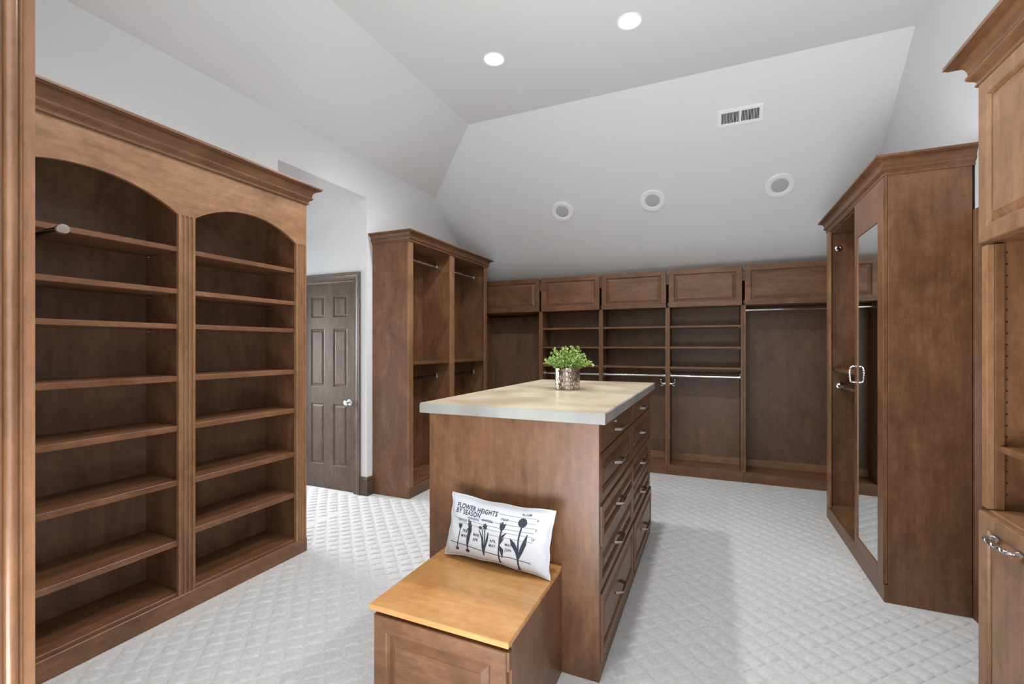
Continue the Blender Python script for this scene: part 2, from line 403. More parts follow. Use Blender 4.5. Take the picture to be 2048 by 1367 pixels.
# six panel door slab
def six_panel(name, x0, x1, y, zt=2.04):
    bm = bmesh.new(); w = x1-x0; st = .099; ms = .113; pw = (w-2*st-ms)/2
    rows = [(.235, .847), (1.01, 1.59), (1.70, 1.915)]
    cols = [(x0+st, x0+st+pw), (x1-st-pw, x1-st)]
    yf, yb = y, y+.035
    box(bm, x0, x0+st, yf, yb, .008, zt); box(bm, x1-st, x1, yf, yb, .008, zt); box(bm, cols[0][1], cols[1][0], yf, yb, .008, zt)
    zz = [.008, rows[0][0], rows[0][1], rows[1][0], rows[1][1], rows[2][0], rows[2][1], zt]
    for a, b_ in ((0, 1), (2, 3), (4, 5), (6, 7)):
        for c0, c1 in cols: box(bm, c0, c1, yf+.0005, yb, zz[a], zz[b_])
    d = struct(name, bm, M['door_z'])
    for r0, r1 in rows:
        for c0, c1 in cols:
            bm = bmesh.new()
            loft_rect(bm, (c0, yf, r0), (1, 0, 0), (0, 0, 1), (0, -1, 0), c1-c0, r1-r0, [(0, 0), (.005, -.002), (.010, -.009), (.016, -.010), (.034, -.003), (.036, -.0015)])
            obj('door_panel', bm, M['door_z'], d)
    return d
door = six_panel('door_1', -3.835, -3.159, 3.435)
bm = bmesh.new(); lathe(bm, (-3.222, 3.435, .872), (0, -1, 0), [(.030, 0), (.031, .005), (.026, .010), (.011, .013), (.010, .032), (.018, .038), (.027, .048), (.028, .058), (.022, .066), (.006, .070)], 24, True, True)
obj('door_knob', bm, M['chrome'], door, True)
for z in (.25, 1.03, 1.82):
    pass
# baseboards at the hall corner
BBP = [(0, 0), (.016, 0), (.016, .135), (.013, .142), (.018, .146), (.017, .158), (.009, .164), (.006, .174), (0, .174)]
bm = bmesh.new(); sweep(bm, [(-3.157+.083, 3.42), (XL, 3.42), (XL, 3.489)], BBP, side=1)
struct('baseboard_left', bm, M['door_x'], smooth=True)
bm = bmesh.new(); sweep(bm, [(XL-.12, 2.45), (-5.8, 2.45), ], BBP, side=-1 if False else 1)
struct('baseboard_hall', bm, M['door_x'], smooth=True)
# timber jamb and stop at the left of the camera's doorway
bm = bmesh.new(); prism(bm, [(-1.02, .24, 0), (-1.0, .24, 0), (-1.0, .318, 0), (-.9985, .3665, 0), (-1.02, .3665, 0)], (0, 0, 2.54))
M['casing'] = wood('polished_casing_wood', (.11, .050, .024), (.19, .090, .044), (.27, .135, .07), 'z', .24, .6)
j = struct('trim_2', bm, M['casing'])
bm = bmesh.new(); pr_ = []
for k in range(13):
    a = math.pi*k/12; pr_.append((-1.0+.0095*math.sin(a), .338-.0090*math.cos(a), 0))
pr_ += [(-1.0+.0035, .3485, 0), (-1.0+.0052, .3500, 0), (-1.0+.0035, .3516, 0), (-1.0+.0005, .3525, 0)]
pr_ += [(-1.001, .3525, 0), (-1.001, .329, 0)]
prism(bm, pr_, (0, 0, 2.53)); obj('stop_bead', bm, M['casing'], j, True)
bm = bmesh.new(); prism(bm, [(-1.001, .247, 0), (-.991, .250, 0), (-.988, .290, 0), (-.990, .322, 0), (-1.001, .3275, 0)], (0, 0, 2.53)); obj('door_stop', bm, M['casing'], j)

# ------------------------------------------------------------------ arched bookcase on the left
XB = -2.576
bk = thing('arched_bookcase', 'long brown built-in bookcase with two arched bays, fluted pilasters and crown along the left wall', 'bookcase', (-2.78, 1.45, 0))
xb_back = -2.895
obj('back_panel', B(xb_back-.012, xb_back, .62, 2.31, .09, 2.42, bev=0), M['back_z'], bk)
obj('side_panel', B(-2.995, XB-.02, 2.306, 2.33, 0, 2.40), M['wood_z'], bk)
obj('side_panel', B(-2.995, XB-.02, .60, .624, 0, 2.40), M['wood_z'], bk)
obj('divider', B(xb_back, XB-.02, 1.520, 1.566, .10, 2.40), M['wood_z'], bk)
obj('divider', B(xb_back, XB-.02, .66, .70, .10, 2.40), M['wood_z'], bk)
obj('bay_liner', B(xb_back, XB-.02, 2.262, 2.305, .10, 2.40), M['wood_z'], bk)
obj('top_panel', B(-2.995, XB-.02, .60, 2.33, 2.38, 2.40), M['wood_y'], bk)
# fascia with two segmental arches
bm = bmesh.new()
def arc(y0, y1, z0, rise, n=28):
    c = (y0+y1)/2; hw = (y1-y0)/2; R = (hw*hw+rise*rise)/(2*rise); zc = z0+rise-R; a0 = math.asin(hw/R)
    return [(c+R*math.sin(-a0+2*a0*k/n), zc+R*math.cos(-a0+2*a0*k/n)) for k in range(n+1)]
low = [(.60, 2.107)]+arc(.745, 1.503, 2.107, .117)+arc(1.588, 2.246, 2.107, .105)+[(2.33, 2.107)]
zt = 2.42
f = [bm.verts.new((XB, y, z)) for y, z in low]; ft = [bm.verts.new((XB, y, zt)) for y, z in low]
g = [bm.verts.new((XB-.02, y, z)) for y, z in low]; gt = [bm.verts.new((XB-.02, y, zt)) for y, z in low]
for i in range(len(low)-1):
    bm.faces.new((f[i], f[i+1], ft[i+1], ft[i])); bm.faces.new((g[i+1], g[i], gt[i], gt[i+1])); bm.faces.new((f[i+1], f[i], g[i], g[i+1])); bm.faces.new((ft[i], ft[i+1], gt[i+1], gt[i]))
bm.faces.new((f[0], ft[0], gt[0], g[0])); bm.faces.new((f[-1], g[-1], gt[-1], ft[-1]))
obj('arched_fascia', bm, M['lite_y'], bk)
def fluted(y0, y1, nfl=3):
    w = y1-y0; p = w/(nfl+.9); pts = [(XB-.02, y0), (XB+.001, y0)]
    for i in range(nfl):
        c = y0+w/2+(i-(nfl-1)/2)*p; r = p*.34
        for k in range(7):
            a = math.pi*k/6; pts.append((XB+.001-r*1.3*math.sin(a), c-r*math.cos(a)))
    pts += [(XB+.001, y1), (XB-.02, y1)]
    bm = bmesh.new(); prism(bm, [(x, y, .095) for x, y in pts], (0, 0, 2.107-.095))
    return obj('fluted_pilaster', bm, M['lite_z'], bk)
fluted(1.503, 1.588); fluted(2.246, 2.33); fluted(.655, .745)
obj('base_board', B(XB-.02, XB+.004, .60, 2.334, 0, .095, bev=.003), M['wood_y'], bk)
bm = bmesh.new(); sweep(bm, [(-2.995, .60), (XB, .60), (XB, 2.33), (-2.995, 2.33)], crown_profile(2.392, 2.512, .075), side=1)
obj('crown_molding', bm, M['wood_y'], bk, True)
for (y0, y1), zs in (((.702, 1.518), (1.938, 1.716, 1.530, 1.256, .993, .706, .388, .112)), ((1.568, 2.260), (1.934, 1.715, 1.532, 1.256, .994, .698, .422, .112))):
    for z in zs:
        s = shelf(bk, xb_back+.001, XB-.012, y0, y1, z, t=.03 if z < 1.4 else .026)
        if z > .2:
            pin(s, (xb_back+.05, y1, z-.034), (0, -1, 0)); pin(s, (XB-.06, y1, z-.034), (0, -1, 0))
            pin(s, (xb_back+.05, y0, z-.034), (0, 1, 0))
bm = bmesh.new(); tube(bm, [(-2.80, .90, 1.853), (-2.235, .90, 1.853)], .013, 16)
v_ = obj('valet_rod', bm, M['darkmetal'], bk, True)
bm = bmesh.new(); lathe(bm, (-2.262, .90, 1.853), (1, 0, 0), [(.016, 0), (.016, .006), (.019, .008), (.020, .026), (.017, .031)], 20, True, True); obj('end_cap', bm, M['chrome'], v_, True)
bm = bmesh.new(); box(bm, -2.80, -2.60, .885, .915, 1.866, 1.913, .002); obj('rod_bracket', bm, M['darkmetal'], v_)

# ------------------------------------------------------------------ tall open wardrobe beyond the hall opening
XW = -2.572
wr = thing('open_wardrobe', 'tall brown two-bay hanging wardrobe with crown beside the hall opening on the left wall', 'wardrobe', (-2.78, 4.3, 0))
obj('side_panel', B(-2.995, XW-.018, 3.492, 3.513, 0, 2.42), M['wood_z'], wr)
obj('side_panel', B(-2.995, XW-.018, 5.069, 5.09, 0, 2.42), M['wood_z'], wr)
obj('divider', B(-2.93, XW-.018, 4.235, 4.305, .10, 2.40), M['wood_z'], wr)
obj('back_panel', B(-2.945, -2.93, 3.513, 5.069, .08, 2.41, bev=0), M['wood_z'], wr)
obj('top_panel', B(-2.93, XW-.018, 3.513, 5.069, 2.385, 2.405), M['wood_y'], wr)
for a, b_ in ((3.492, 3.560), (4.230, 4.308), (5.035, 5.09)): obj('face_stile', B(XW-.018, XW, a, b_, .10, 2.405), M['lite_z'], wr)
obj('base_board', B(XW-.018, XW+.001, 3.492, 5.09, 0, .105), M['wood_y'], wr)
bm = bmesh.new(); sweep(bm, [(-2.995, 3.492), (XW, 3.492), (XW, 5.09), (-2.995, 5.09)], crown_profile(2.388, 2.485, .062), side=1)
obj('crown_molding', bm, M['wood_y'], wr, True)
for a, b_ in ((3.515, 4.233), (4.307, 5.067)):
    shelf(wr, -2.928, XW-.02, a, b_, 1.262, t=.024); shelf(wr, -2.928, XW-.02, a, b_, .118, t=.024)
    obj('cleat', B(-2.928, -2.912, a, b_, .119, .20), M['wood_y'], wr)
    rod(wr, 'hanging_rod', (-2.75, a, 2.276), (-2.75, b_, 2.276)); rod(wr, 'hanging_rod', (-2.75, a, 1.092), (-2.75, b_, 1.092), mat='darkmetal')

# ------------------------------------------------------------------ back wall cabinet units
YF = 5.33; XS = [-2.78, -1.948, -1.200, -.458, .292, 1.225]
labs = ['brown hanging cabinet in the far left corner, touching the tall open wardrobe',
        'brown shelf cabinet behind the potted plant, second from the left on the back wall',
        'brown shelf cabinet, middle one of the five on the back wall',
        'brown shelf cabinet, rightmost of the three cabinets with shelves on the back wall',
        'widest brown hanging cabinet on the back wall, next to the mirrored wardrobe']
for i in range(5):
    x0, x1 = XS[i]+.0005, XS[i+1]-.0005
    c = thing('wall_cabinet', labs[i], 'cabinet', ((x0+x1)/2, 5.5, 0), 'cabinets along the back wall')
    wgt = .023
    obj('side_panel', B(x0, x0+wgt, YF, 5.655, 0 if i == 0 else .0, 2.10, bev=.001), M['wood_z'], c)
    obj('side_panel', B(x1-wgt, x1, YF, 5.655, 0, 2.10, bev=.001), M['wood_z'], c)
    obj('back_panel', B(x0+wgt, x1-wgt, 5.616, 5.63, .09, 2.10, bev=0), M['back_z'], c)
    obj('deck', B(x0+wgt, x1-wgt, YF+.012, 5.614, .085, .108), M['wood_x'], c)
    obj('base_board', B(x0, x1, YF-.004, YF+.012, 0, .10, bev=.001), M['wood_x'], c)
    obj('cleat', B(x0+wgt, x1-wgt, 5.596, 5.615, .109, .19), M['lite_x'], c)
    obj('upper_box', B(x0, x1, YF, 5.60, 1.845, 2.235, bev=.001), M['wood_x'], c)
    d = panel_door('upper_door', c, (x0+.012, YF-.001, 1.842), (1, 0, 0), (0, 0, 1), (0, -1, 0), x1-x0-.024, .412, .021, .062, M['wood_x'])
    for hz in (1.875, 2.22):
        if i > 0: obj('hinge', B(x0+.0015, x0+.010, YF-.018, YF-.001, hz-.018, hz+.018, bev=0), M['darkmetal'], d)
    if i in (1, 2, 3):
        for z in (1.640, 1.412, 1.190):
            s = shelf(c, x0+wgt, x1-wgt, YF+.008, 5.614, z, t=.022, mat='wood_x')
            pin(s, (x0+wgt, YF+.05, z-.028), (1, 0, 0)); pin(s, (x1-wgt, YF+.05, z-.028), (-1, 0, 0))
        rod(c, 'hanging_rod', (x0+wgt, 5.42, 1.085), (x1-wgt, 5.42, 1.085))
    else:
        rod(c, 'hanging_rod', (x0+wgt, 5.45, 1.800), (x1-wgt, 5.45, 1.800), mat='chrome' if i == 4 else 'darkmetal')
    if i in (2, 3):
        xx, s = (x1-wgt, -1) if i == 2 else (x0+wgt, 1)
        bm = bmesh.new(); lathe(bm, (xx, YF+.03, 1.0), (s, 0, 0), [(.022, 0), (.022, .004), (.010, .006), (.009, .02)], 16, True, True)
        tube(bm, [(xx+s*.018, YF+.03, 1.0), (xx+s*.04, YF+.03, 1.004), (xx+s*.052, YF+.03, 1.022), (xx+s*.05, YF+.03, 1.038)], .006, 8)
        tube(bm, [(xx+s*.016, YF+.03, .998), (xx+s*.03, YF+.03, .982), (xx+s*.042, YF+.03, .975), (xx+s*.048, YF+.03, .988)], .006, 8)
        bmesh.ops.create_uvsphere(bm, u_segments=10, v_segments=8, radius=.010, matrix=Matrix.Translation((xx+s*.05, YF+.03, 1.042)))
        obj('robe_hook', bm, M['chrome'], c, True)

# ------------------------------------------------------------------ tall wardrobe with mirror door
XT = .885; Y0, Y1 = 3.14, 4.53
tw = thing('mirrored_wardrobe', 'tall brown wardrobe with mirror door and open hanging bay projecting from the right wall', 'wardrobe', (1.07, 3.83, 0))
obj('side_panel', B(XT, 1.237, Y0, Y0+.022, 0, 2.36), M['wood_z'], tw)
obj('side_panel', B(XT, 1.237, Y1-.022, Y1, 0, 2.36), M['wood_z'], tw)
obj('divider', B(XT+.005, 1.22, 3.69, 3.712, .10, 2.36), M['wood_z'], tw)
obj('back_panel', B(1.222, 1.236, Y0+.022, Y1-.022, .09, 2.36, bev=0), M['wood_z'], tw)
obj('face_stile', B(XT-.018, XT, 4.452, Y1, .10, 2.36), M['lite_z'], tw)
obj('top_panel', B(XT, 1.22, Y0+.022, Y1-.022, 2.33, 2.355), M['wood_y'], tw)
obj('deck', B(XT, 1.22, Y0+.022, Y1-.022, .095, .115), M['wood_y'], tw)
obj('base_board', B(XT-.018, XT, Y0, Y1, 0, .098), M['wood_y'], tw)
obj('head_rail', B(XT-.017, XT, 3.69, 4.452, 2.345, 2.375), M['wood_y'], tw)
bm = bmesh.new(); sweep(bm, [(1.237, Y1), (XT-.012, Y1), (XT-.012, Y0), (1.237, Y0), (1.237, Y1-.02)], crown_profile(2.352, 2.452, .058), side=1)
obj('crown_molding', bm, M['wood_y'], tw, True)
# frame of the mirror door
dy0, dy1, dz0, dz1 = Y0+.004, 3.700, .102, 2.348; my0, my1, mz0, mz1 = 3.238, 3.607+.035, .170, 2.120
bm = bmesh.new(); xf, xk = XT-.022, XT-.001
box(bm, xf, xk, dy0, my0, dz0, dz1, .0015); box(bm, xf, xk, my1, dy1, dz0, dz1, .0015); box(bm, xf, xk, my0, my1, dz0, mz0, .0015); box(bm, xf, xk, my0, my1, mz1, dz1, .0015)
dr = obj('mirror_door', bm, M['wood_z'], tw)
obj('mirror', B(xf+.005, xf+.010, my0-.004, my1+.004, mz0-.004, mz1+.004, bev=0), M['mirror'], dr)
# rope twist pull
def rope_pull(name, parent, c, along, out, L_=.11, depth=.032, r=.006, mat='chrome', twist=True):
    c, along, out = Vector(c), Vector(along), Vector(out); pts = []
    cr = .014
    path = [(-L_/2, 0)]
    for k in range(5):
        a = math.pi/2*k/4; path.append((-L_/2+cr-cr*math.cos(a), depth-cr+cr*math.sin(a)))
    for k in range(1, 8): path.append((-L_/2+cr+(L_-2*cr)*k/8, depth+.003*math.sin(math.pi*k/8)))
    for k in range(5):
        a = math.pi/2*k/4; path.append((L_/2-cr+cr*math.sin(a), depth-cr+cr*math.cos(a)))
    path.append((L_/2, 0))
    bm = bmesh.new(); P = [c+along*a+out*b_ for a, b_ in path]
    tube(bm, P, r, 10)
    side = along.cross(out)
    if twist:
        for s in (1, -1):
            q = []
            for k in range(40):
                t = k/39*(len(P)-1); i = min(int(t), len(P)-2); f_ = t-i; p = P[i].lerp(P[i+1], f_); tt = (P[i+1]-P[i]).normalized(); nn = tt.cross(side)
                a = k*.9+(0 if s > 0 else math.pi); q.append(p+side*math.cos(a)*r*.75+nn*math.sin(a)*r*.75)
            tube(bm, q, r*.55, 6)
    for e in (-1, 1): lathe(bm, c+along*(e*L_/2), out, [(r*1.7, 0), (r*1.7, .003), (r*1.1, .005)], 12, True, True)
    return obj(name, bm, M[mat], parent, True)
rope_pull('pull_handle', dr, (xf, 3.672, 1.228), (0, 0, 1), (-1, 0, 0), .105, .030, .0055)
shelf(tw, XT+.02, 1.22, 3.714, 4.506, 1.235, t=.022)
rod(tw, 'hanging_rod', (.955, 3.712, 1.090), (.955, 4.508, 1.090)); 
bm = bmesh.new(); lathe(bm, (.945, 4.508, 2.215), (0, -1, 0), [(.026, 0), (.026, .004), (.018, .006), (.018, .02), (.010, .021), (.010, .012)], 16, True, True); obj('rod_bracket', bm, M['chrome'], tw, True)
bm = bmesh.new()
for k in range(38):
    lathe(bm, (.925, 4.5085, 2.10-.032*k-(.10 if k > 24 else 0)), (0, -1, 0), [(.003, 0), (.003, .0012)], 8, False, True)
o = obj('peg_holes', bm, M['black'], tw); o['kind'] = 'stuff'
bm = bmesh.new(); lathe(bm, (.86, 3.75, 2.452), (0, 0, 1), [(.008, 0), (.008, .006), (.005, .012)], 10, True, True); obj('cover_cap', bm, M['chrome'], tw, True)
# fluted casing of the side doorway behind it
bm = bmesh.new(); pts = [(XR, 3.046), (1.237, 3.046)]
for c_ in (3.062, 3.078, 3.094, 3.110):
    for k in range(5):
        a = math.pi*k/4; pts.append((1.237+.006*math.sin(a), c_-.0055*math.cos(a)))
pts += [(1.237, 3.136), (XR, 3.136)]
prism(bm, [(x, y, 0) for x, y in pts], (0, 0, 2.12)); t3 = struct('trim_3', bm, M['wood_z'])
obj('head_casing', B(1.24, XR, 2.26, 3.136, 2.045, 2.12), M['wood_y'], t3)
d2 = B(1.262, 1.289, 2.26, 3.046, .01, 2.045); d2 = struct('door_2', d2, M['door_z'])
for z0_, z1_ in ((.2, .85), (1.0, 1.9)):
    for a in (2.36, 2.69):
        bm = bmesh.new(); loft_rect(bm, (1.262, a, z0_), (0, 1, 0), (0, 0, 1), (-1, 0, 0), .26, z1_-z0_, [(0, 0), (.01, .004), (.03, .002), (.05, .008)]); obj('door_panel', bm, M['door_z'], d2)

# ------------------------------------------------------------------ near right cabinet (cut by the frame)
XN = .90; YN = 2.22
nc = thing('hamper_cabinet', 'tall brown cabinet at the right edge with open niche above a hamper door', 'cabinet', (1.09, 1.7, 0))
ya = 1.15
obj('side_panel', B(XN+.02, XR-.003, YN-.022, YN, 0, 2.36), M['wood_z'], nc)
obj('side_panel', B(XN+.02, XR-.003, ya, ya+.022, 0, 2.36), M['wood_z'], nc)
obj('back_panel', B(XR-.02, XR-.005, ya+.022, YN-.022, .05, 2.35, bev=0), M['wood_z'], nc)
obj('face_stile', B(XN, XN+.02, YN-.036, YN, .83, 1.776), M['lite_z'], nc)
obj('face_stile', B(XN+.02, XN+.046, YN-.040, YN-.022, .83, 1.776), M['wood_z'], nc)
obj('face_stile', B(XN, XN+.02, ya, ya+.04, .83, 1.776), M['lite_z'], nc)
obj('upper_box', B(XN+.012, XR-.022, ya+.022, YN-.0221, 1.782, 2.36), M['wood_y'], nc)
panel_door('upper_door', nc, (XN+.012, ya, 1.786), (0, 1, 0), (0, 0, 1), (-1, 0, 0), YN-ya, .578, .022, .062, M['lite_z'])
shelf(nc, XN+.03, XR-.022, ya+.024, YN-.042, 1.058, t=.022)
obj('ledge', B(XN+.006, XR-.022, ya+.024, YN-.024, .800, .828, bev=.004), M['lite_y'], nc)
obj('base_box', B(XN+.02, XR-.022, ya+.024, YN-.0225, 0, .799), M['wood_z'], nc)
hd = panel_door('hamper_door', nc, (XN+.012, ya, .09), (0, 1, 0), (0, 0, 1), (-1, 0, 0), YN-ya, .725, .022, .058, M['lite_z'])
obj('base_board', B(XN+.001, XN+.02, ya, YN, 0, .088), M['wood_y'], nc)
rope_pull('pull_handle', hd, (XN-.009, 2.035, .752), (0, 1, 0), (-1, 0, 0), .135, .034, .007, 'nickel')
bm = bmesh.new()
for k in range(22):
    if abs(1.74-.032*k*1.0-1.047) < .02: continue
    lathe(bm, (.958, YN-.0222, 1.745-.041*k), (0, -1, 0), [(.0032, 0), (.0032, .0012)], 8, False, True)
o = obj('peg_holes', bm, M['black'], nc); o['kind'] = 'stuff'
bm = bmesh.new(); sweep(bm, [(XR-.003, YN), (XN, YN), (XN, ya)], crown_profile(2.362, 2.490, .082), side=1)
obj('crown_molding', bm, M['wood_y'], nc, True)

# ------------------------------------------------------------------ island with drawers
IX0, IX1, IY0, IY1 = -1.280, -.436, 1.905, 3.60
isl = thing('island', 'brown drawer island in the middle of the carpet under a concrete slab', 'island', (-.86, 2.75, 0))
obj('end_panel', B(IX0, IX1, IY0, IY0+.022, 0, 1.086), M['wood_z'], isl)
obj('end_panel', B(IX0, IX1, IY1-.022, IY1, 0, 1.086), M['wood_z'], isl)
obj('side_panel', B(IX0, IX0+.02, IY0+.022, IY1-.022, 0, 1.086), M['wood_z'], isl)
obj('carcass', B(IX0+.02, IX1-.022, IY0+.022, IY1-.022, .02, 1.086), M['wood_z'], isl)
obj('base_board', B(IX1-.022, IX1-.001, IY0+.022, IY1-.022, 0, .064), M['wood_y'], isl)
zr = [1.084, .952, .735, .557, .3635, .066]
for ci, (a, b_) in enumerate(((IY0+.024, 2.768), (2.776, IY1-.024))):
    for r in range(5):
        z1_, z0_ = zr[r]-.003, zr[r+1]+.004
        push = {(0, 2): .007, (0, 4): .006, (1, 4): .012}.get((ci, r), 0)
        ox = IX1-.021+push
        if r == 0:
            bm = bmesh.new(); loft_rect(bm, (ox, a, z0_), (0, 1, 0), (0, 0, 1), (1, 0, 0), b_-a, z1_-z0_, [(0, 0), (0, .018), (.003, .021)], back=True)
            d = obj('drawer', bm, M['wood_y'], isl)
        else:
            d = panel_door('drawer', isl, (ox, a, z0_), (0, 1, 0), (0, 0, 1), (1, 0, 0), b_-a, z1_-z0_, .021, .045, M['wood_y'])
        zc_ = [1.010, .850, .652, .464, .222][r]
        yc = 2.29 if ci == 0 else 3.13
        bm = bmesh.new(); L_ = .13; pts = []
        for k in range(13):
            t = k/12; s_ = math.sin(math.pi*t)
            pts.append((ox+.021+.030*min(1, 2.2*s_)**.8, yc-L_/2+L_*t, zc_))
        for e in (-1, 1):
            for k in range(0): pass
        tube(bm, pts, .0048, 10, flat=1.9)
        obj('handle', bm, M['nickel'], d, True)
        if r == 0 and ci == 0:
            bm = bmesh.new(); lathe(bm, (ox+.021, yc-.02, 1.047), (1, 0, 0), [(.010, 0), (.010, .004), (.006, .005)], 14, True, True); obj('lock', bm, M['chrome'], d, True)
bm = bmesh.new(); box(bm, IX0-.014, IX0-.0005, 1.935, 2.005, .875, 1.062, .002)
ob = obj('outlet_plate', bm, M['plastic'], isl)
obj('socket', B(IX0-.017, IX0-.0142, 1.95, 1.99, .90, 1.04), M['black'], ob)

# concrete slab: uneven cast edges, two surfaces
bm = bmesh.new(); SX0, SX1, SY0, SY1, SZ0, SZ1 = -1.318, -.404, 1.876, 3.636, 1.0875, 1.136
loft_rect(bm, (SX0, SY0, SZ0), (1, 0, 0), (0, 1, 0), (0, 0, 1), SX1-SX0, SY1-SY0, [(.002, 0), (0, .002), (0, .024), (0, .0435), (.0045, SZ1-SZ0)], cap=True, back=True)
bm.normal_update()
tp = [f_ for f_ in bm.faces if f_.normal.z > .9]
for f_ in tp: f_.material_index = 1
eds = [e for e in bm.edges if all(abs(f_.normal.z) < .9 for f_ in e.link_faces)]
bmesh.ops.subdivide_edges(bm, edges=[e for e in bm.edges if e.calc_length() > .5], cuts=60, use_grid_fill=False)
for v_ in bm.verts:
    n_ = noise.noise(v_.co*9); n2_ = noise.noise(v_.co*40+Vector((3, 1, 0)))
    if SZ0+.001 < v_.co.z < SZ1-.001: v_.co.x += (n_*.0010+n2_*.0008); v_.co.y += n_*.0010
slab = obj('countertop', bm, [M['slab_edge'], M['slab_top']])
slab['label'] = 'thick cast concrete worktop with waxed beige top and grey edges on the island'; slab['category'] = 'countertop'

# ------------------------------------------------------------------ bench seat in front of the island
BX0, BX1, BY0, BY1, BZ = -1.160, -.597, 1.333, 1.902, .464
be = thing('storage_bench', 'low brown cabinet bench with honey-coloured lid against the near end of the island', 'bench', (-.88, 1.62, 0))
obj('lid', B(BX0, BX1, BY0, BY1, BZ-.021, BZ, bev=.002), M['lid'], be)
cx0, cx1, cy0 = BX0+.012, BX1-.002, BY0+.034
obj('side_panel', B(cx1-.02, cx1, cy0, BY1, 0, BZ-.022), M['wood_z'], be)
obj('side_panel', B(cx0, cx0+.02, cy0, BY1, 0, BZ-.022), M['wood_z'], be)
obj('back_panel', B(cx0+.02, cx1-.02, BY1-.02, BY1, 0, BZ-.022), M['wood_z'], be)
obj('carcass', B(cx0+.02, cx1-.02, cy0, cy0+.02, 0, BZ-.022), M['black'], be)
d = panel_door('front_door', be, (cx0, cy0-.001, .06), (1, 0, 0), (0, 0, 1), (0, -1, 0), cx1-cx0-.012, .363, .022, .064, M['wood_x'])
obj('corner_block', B(cx1-.0115, cx1, cy0-.022, cy0-.001, .36, .425, bev=.002), M['wood_z'], be)
obj('base_board', B(cx0, cx1, cy0-.012, cy0-.001, 0, .056), M['wood_x'], be)

# ------------------------------------------------------------------ cushion with printed flowers
CW, CH, CT = .254, .133, .060
ang = math.radians(-13)
cm = Matrix.Translation((-.851, 1.793, .605)) @ Matrix.Rotation(math.radians(-2.0), 4, 'Z') @ Matrix.Rotation(ang, 4, 'X') @ Matrix.Rotation(math.radians(1.3), 4, 'Y')
def cush(u, v, s):
    px_ = CW*u*(1-.055*(1-v*v))*(1-.0*v); pz_ = CH*v*(1-.10*(1-u*u))
    a = max(0, 1-abs(u)**2.6); b_ = max(0, 1-abs(v)**2.4)
    t = CT*(a*b_)**.5*(.93+.10*math.sin(5*u+1.2)+.06*math.sin(7*v+2*u))
    edge = (abs(u)**6+abs(v)**6)
    pz_ += .002*math.sin(9*u+1)*abs(v)**3; px_ += .0015*math.sin(11*v)*abs(u)**3
    wr_ = .003*math.sin(26*u+9*v)*abs(u)**4*min(1, b_*3)
    return Vector((px_, (-1 if s > 0 else 1)*(t+wr_), pz_))
cu = thing('cushion', 'white rectangular cushion printed with flower heights chart leaning on the bench', 'cushion', (-.853, 1.80, .465))
bm = bmesh.new(); n1_, n2_ = 44, 28
for s in (1, -1):
    g_ = [[bm.verts.new(cm @ cush(-1+2*i/n1_, -1+2*j/n2_, s)) for j in range(n2_+1)] for i in range(n1_+1)]
    for i in range(n1_):
        for j in range(n2_): bm.faces.new((g_[i][j], g_[i+1][j], g_[i+1][j+1], g_[i][j+1]))
bmesh.ops.remove_doubles(bm, verts=bm.verts, dist=.0004)
obj('cover', bm, M['fabric'], cu, True)
bm = bmesh.new(); q = []
for k in range(160):
    t = k/160*4; i = int(t); f_ = t-i
    uv = [(-1+2*f_, -1), (1, -1+2*f_), (1-2*f_, 1), (-1, 1-2*f_)][i]; q.append(cm @ cush(uv[0]*.999, uv[1]*.999, 1))
tube(bm, q, .0028, 6, closed=True); obj('piping', bm, M['fabric'], cu, True)
def on(x, z, lift=.0012):
    """print coordinates: x 0..1 left to right, z 0..1 bottom to top"""
    u, v = -1+2*x, -1+2*z; p = cush(u, v, 1); e = .01
    nn = (cush(u+e, v, 1)-p).cross(cush(u, v+e, 1)-p).normalized()
    if nn.y > 0: nn = -nn
    return cm @ (p+nn*lift)
def flat_poly(bm, pts, div=1):
    vs = [bm.verts.new(on(x, z)) for x, z in pts]
    c_ = bm.verts.new(on(sum(p[0] for p in pts)/len(pts), sum(p[1] for p in pts)/len(pts)))
    for i in range(len(vs)): bm.faces.new((vs[i], vs[(i+1) % len(vs)], c_))
def stroke(bm, pts, w):
    w = w if isinstance(w, (list, tuple)) else [w]*len(pts); L_, R_ = [], []
    pp = []; ww = []
    for i in range(len(pts)-1):
        n_ = max(1, int(math.hypot((pts[i+1][0]-pts[i][0])*1.8, pts[i+1][1]-pts[i][1])/.03))
        for k in range(n_):
            t = k/n_; pp.append((pts[i][0]*(1-t)+pts[i+1][0]*t, pts[i][1]*(1-t)+pts[i+1][1]*t)); ww.append(.72*(w[i]*(1-t)+w[i+1]*t))
    pp.append(pts[-1]); ww.append(w[-1])
    for i, p in enumerate(pp):
        a = pp[max(0, i-1)]; b_ = pp[min(len(pp)-1, i+1)]; dx, dz = (b_[0]-a[0])*CW, (b_[1]-a[1])*CH; l = math.hypot(dx, dz) or 1
        ox, oz = -dz/l*ww[i]/CW/2, dx/l*ww[i]/CH/2
        L_.append(bm.verts.new(on(p[0]+ox, p[1]+oz))); R_.append(bm.verts.new(on(p[0]-ox, p[1]-oz)))
    for i in range(len(pp)-1): bm.faces.new((L_[i], L_[i+1], R_[i+1], R_[i]))
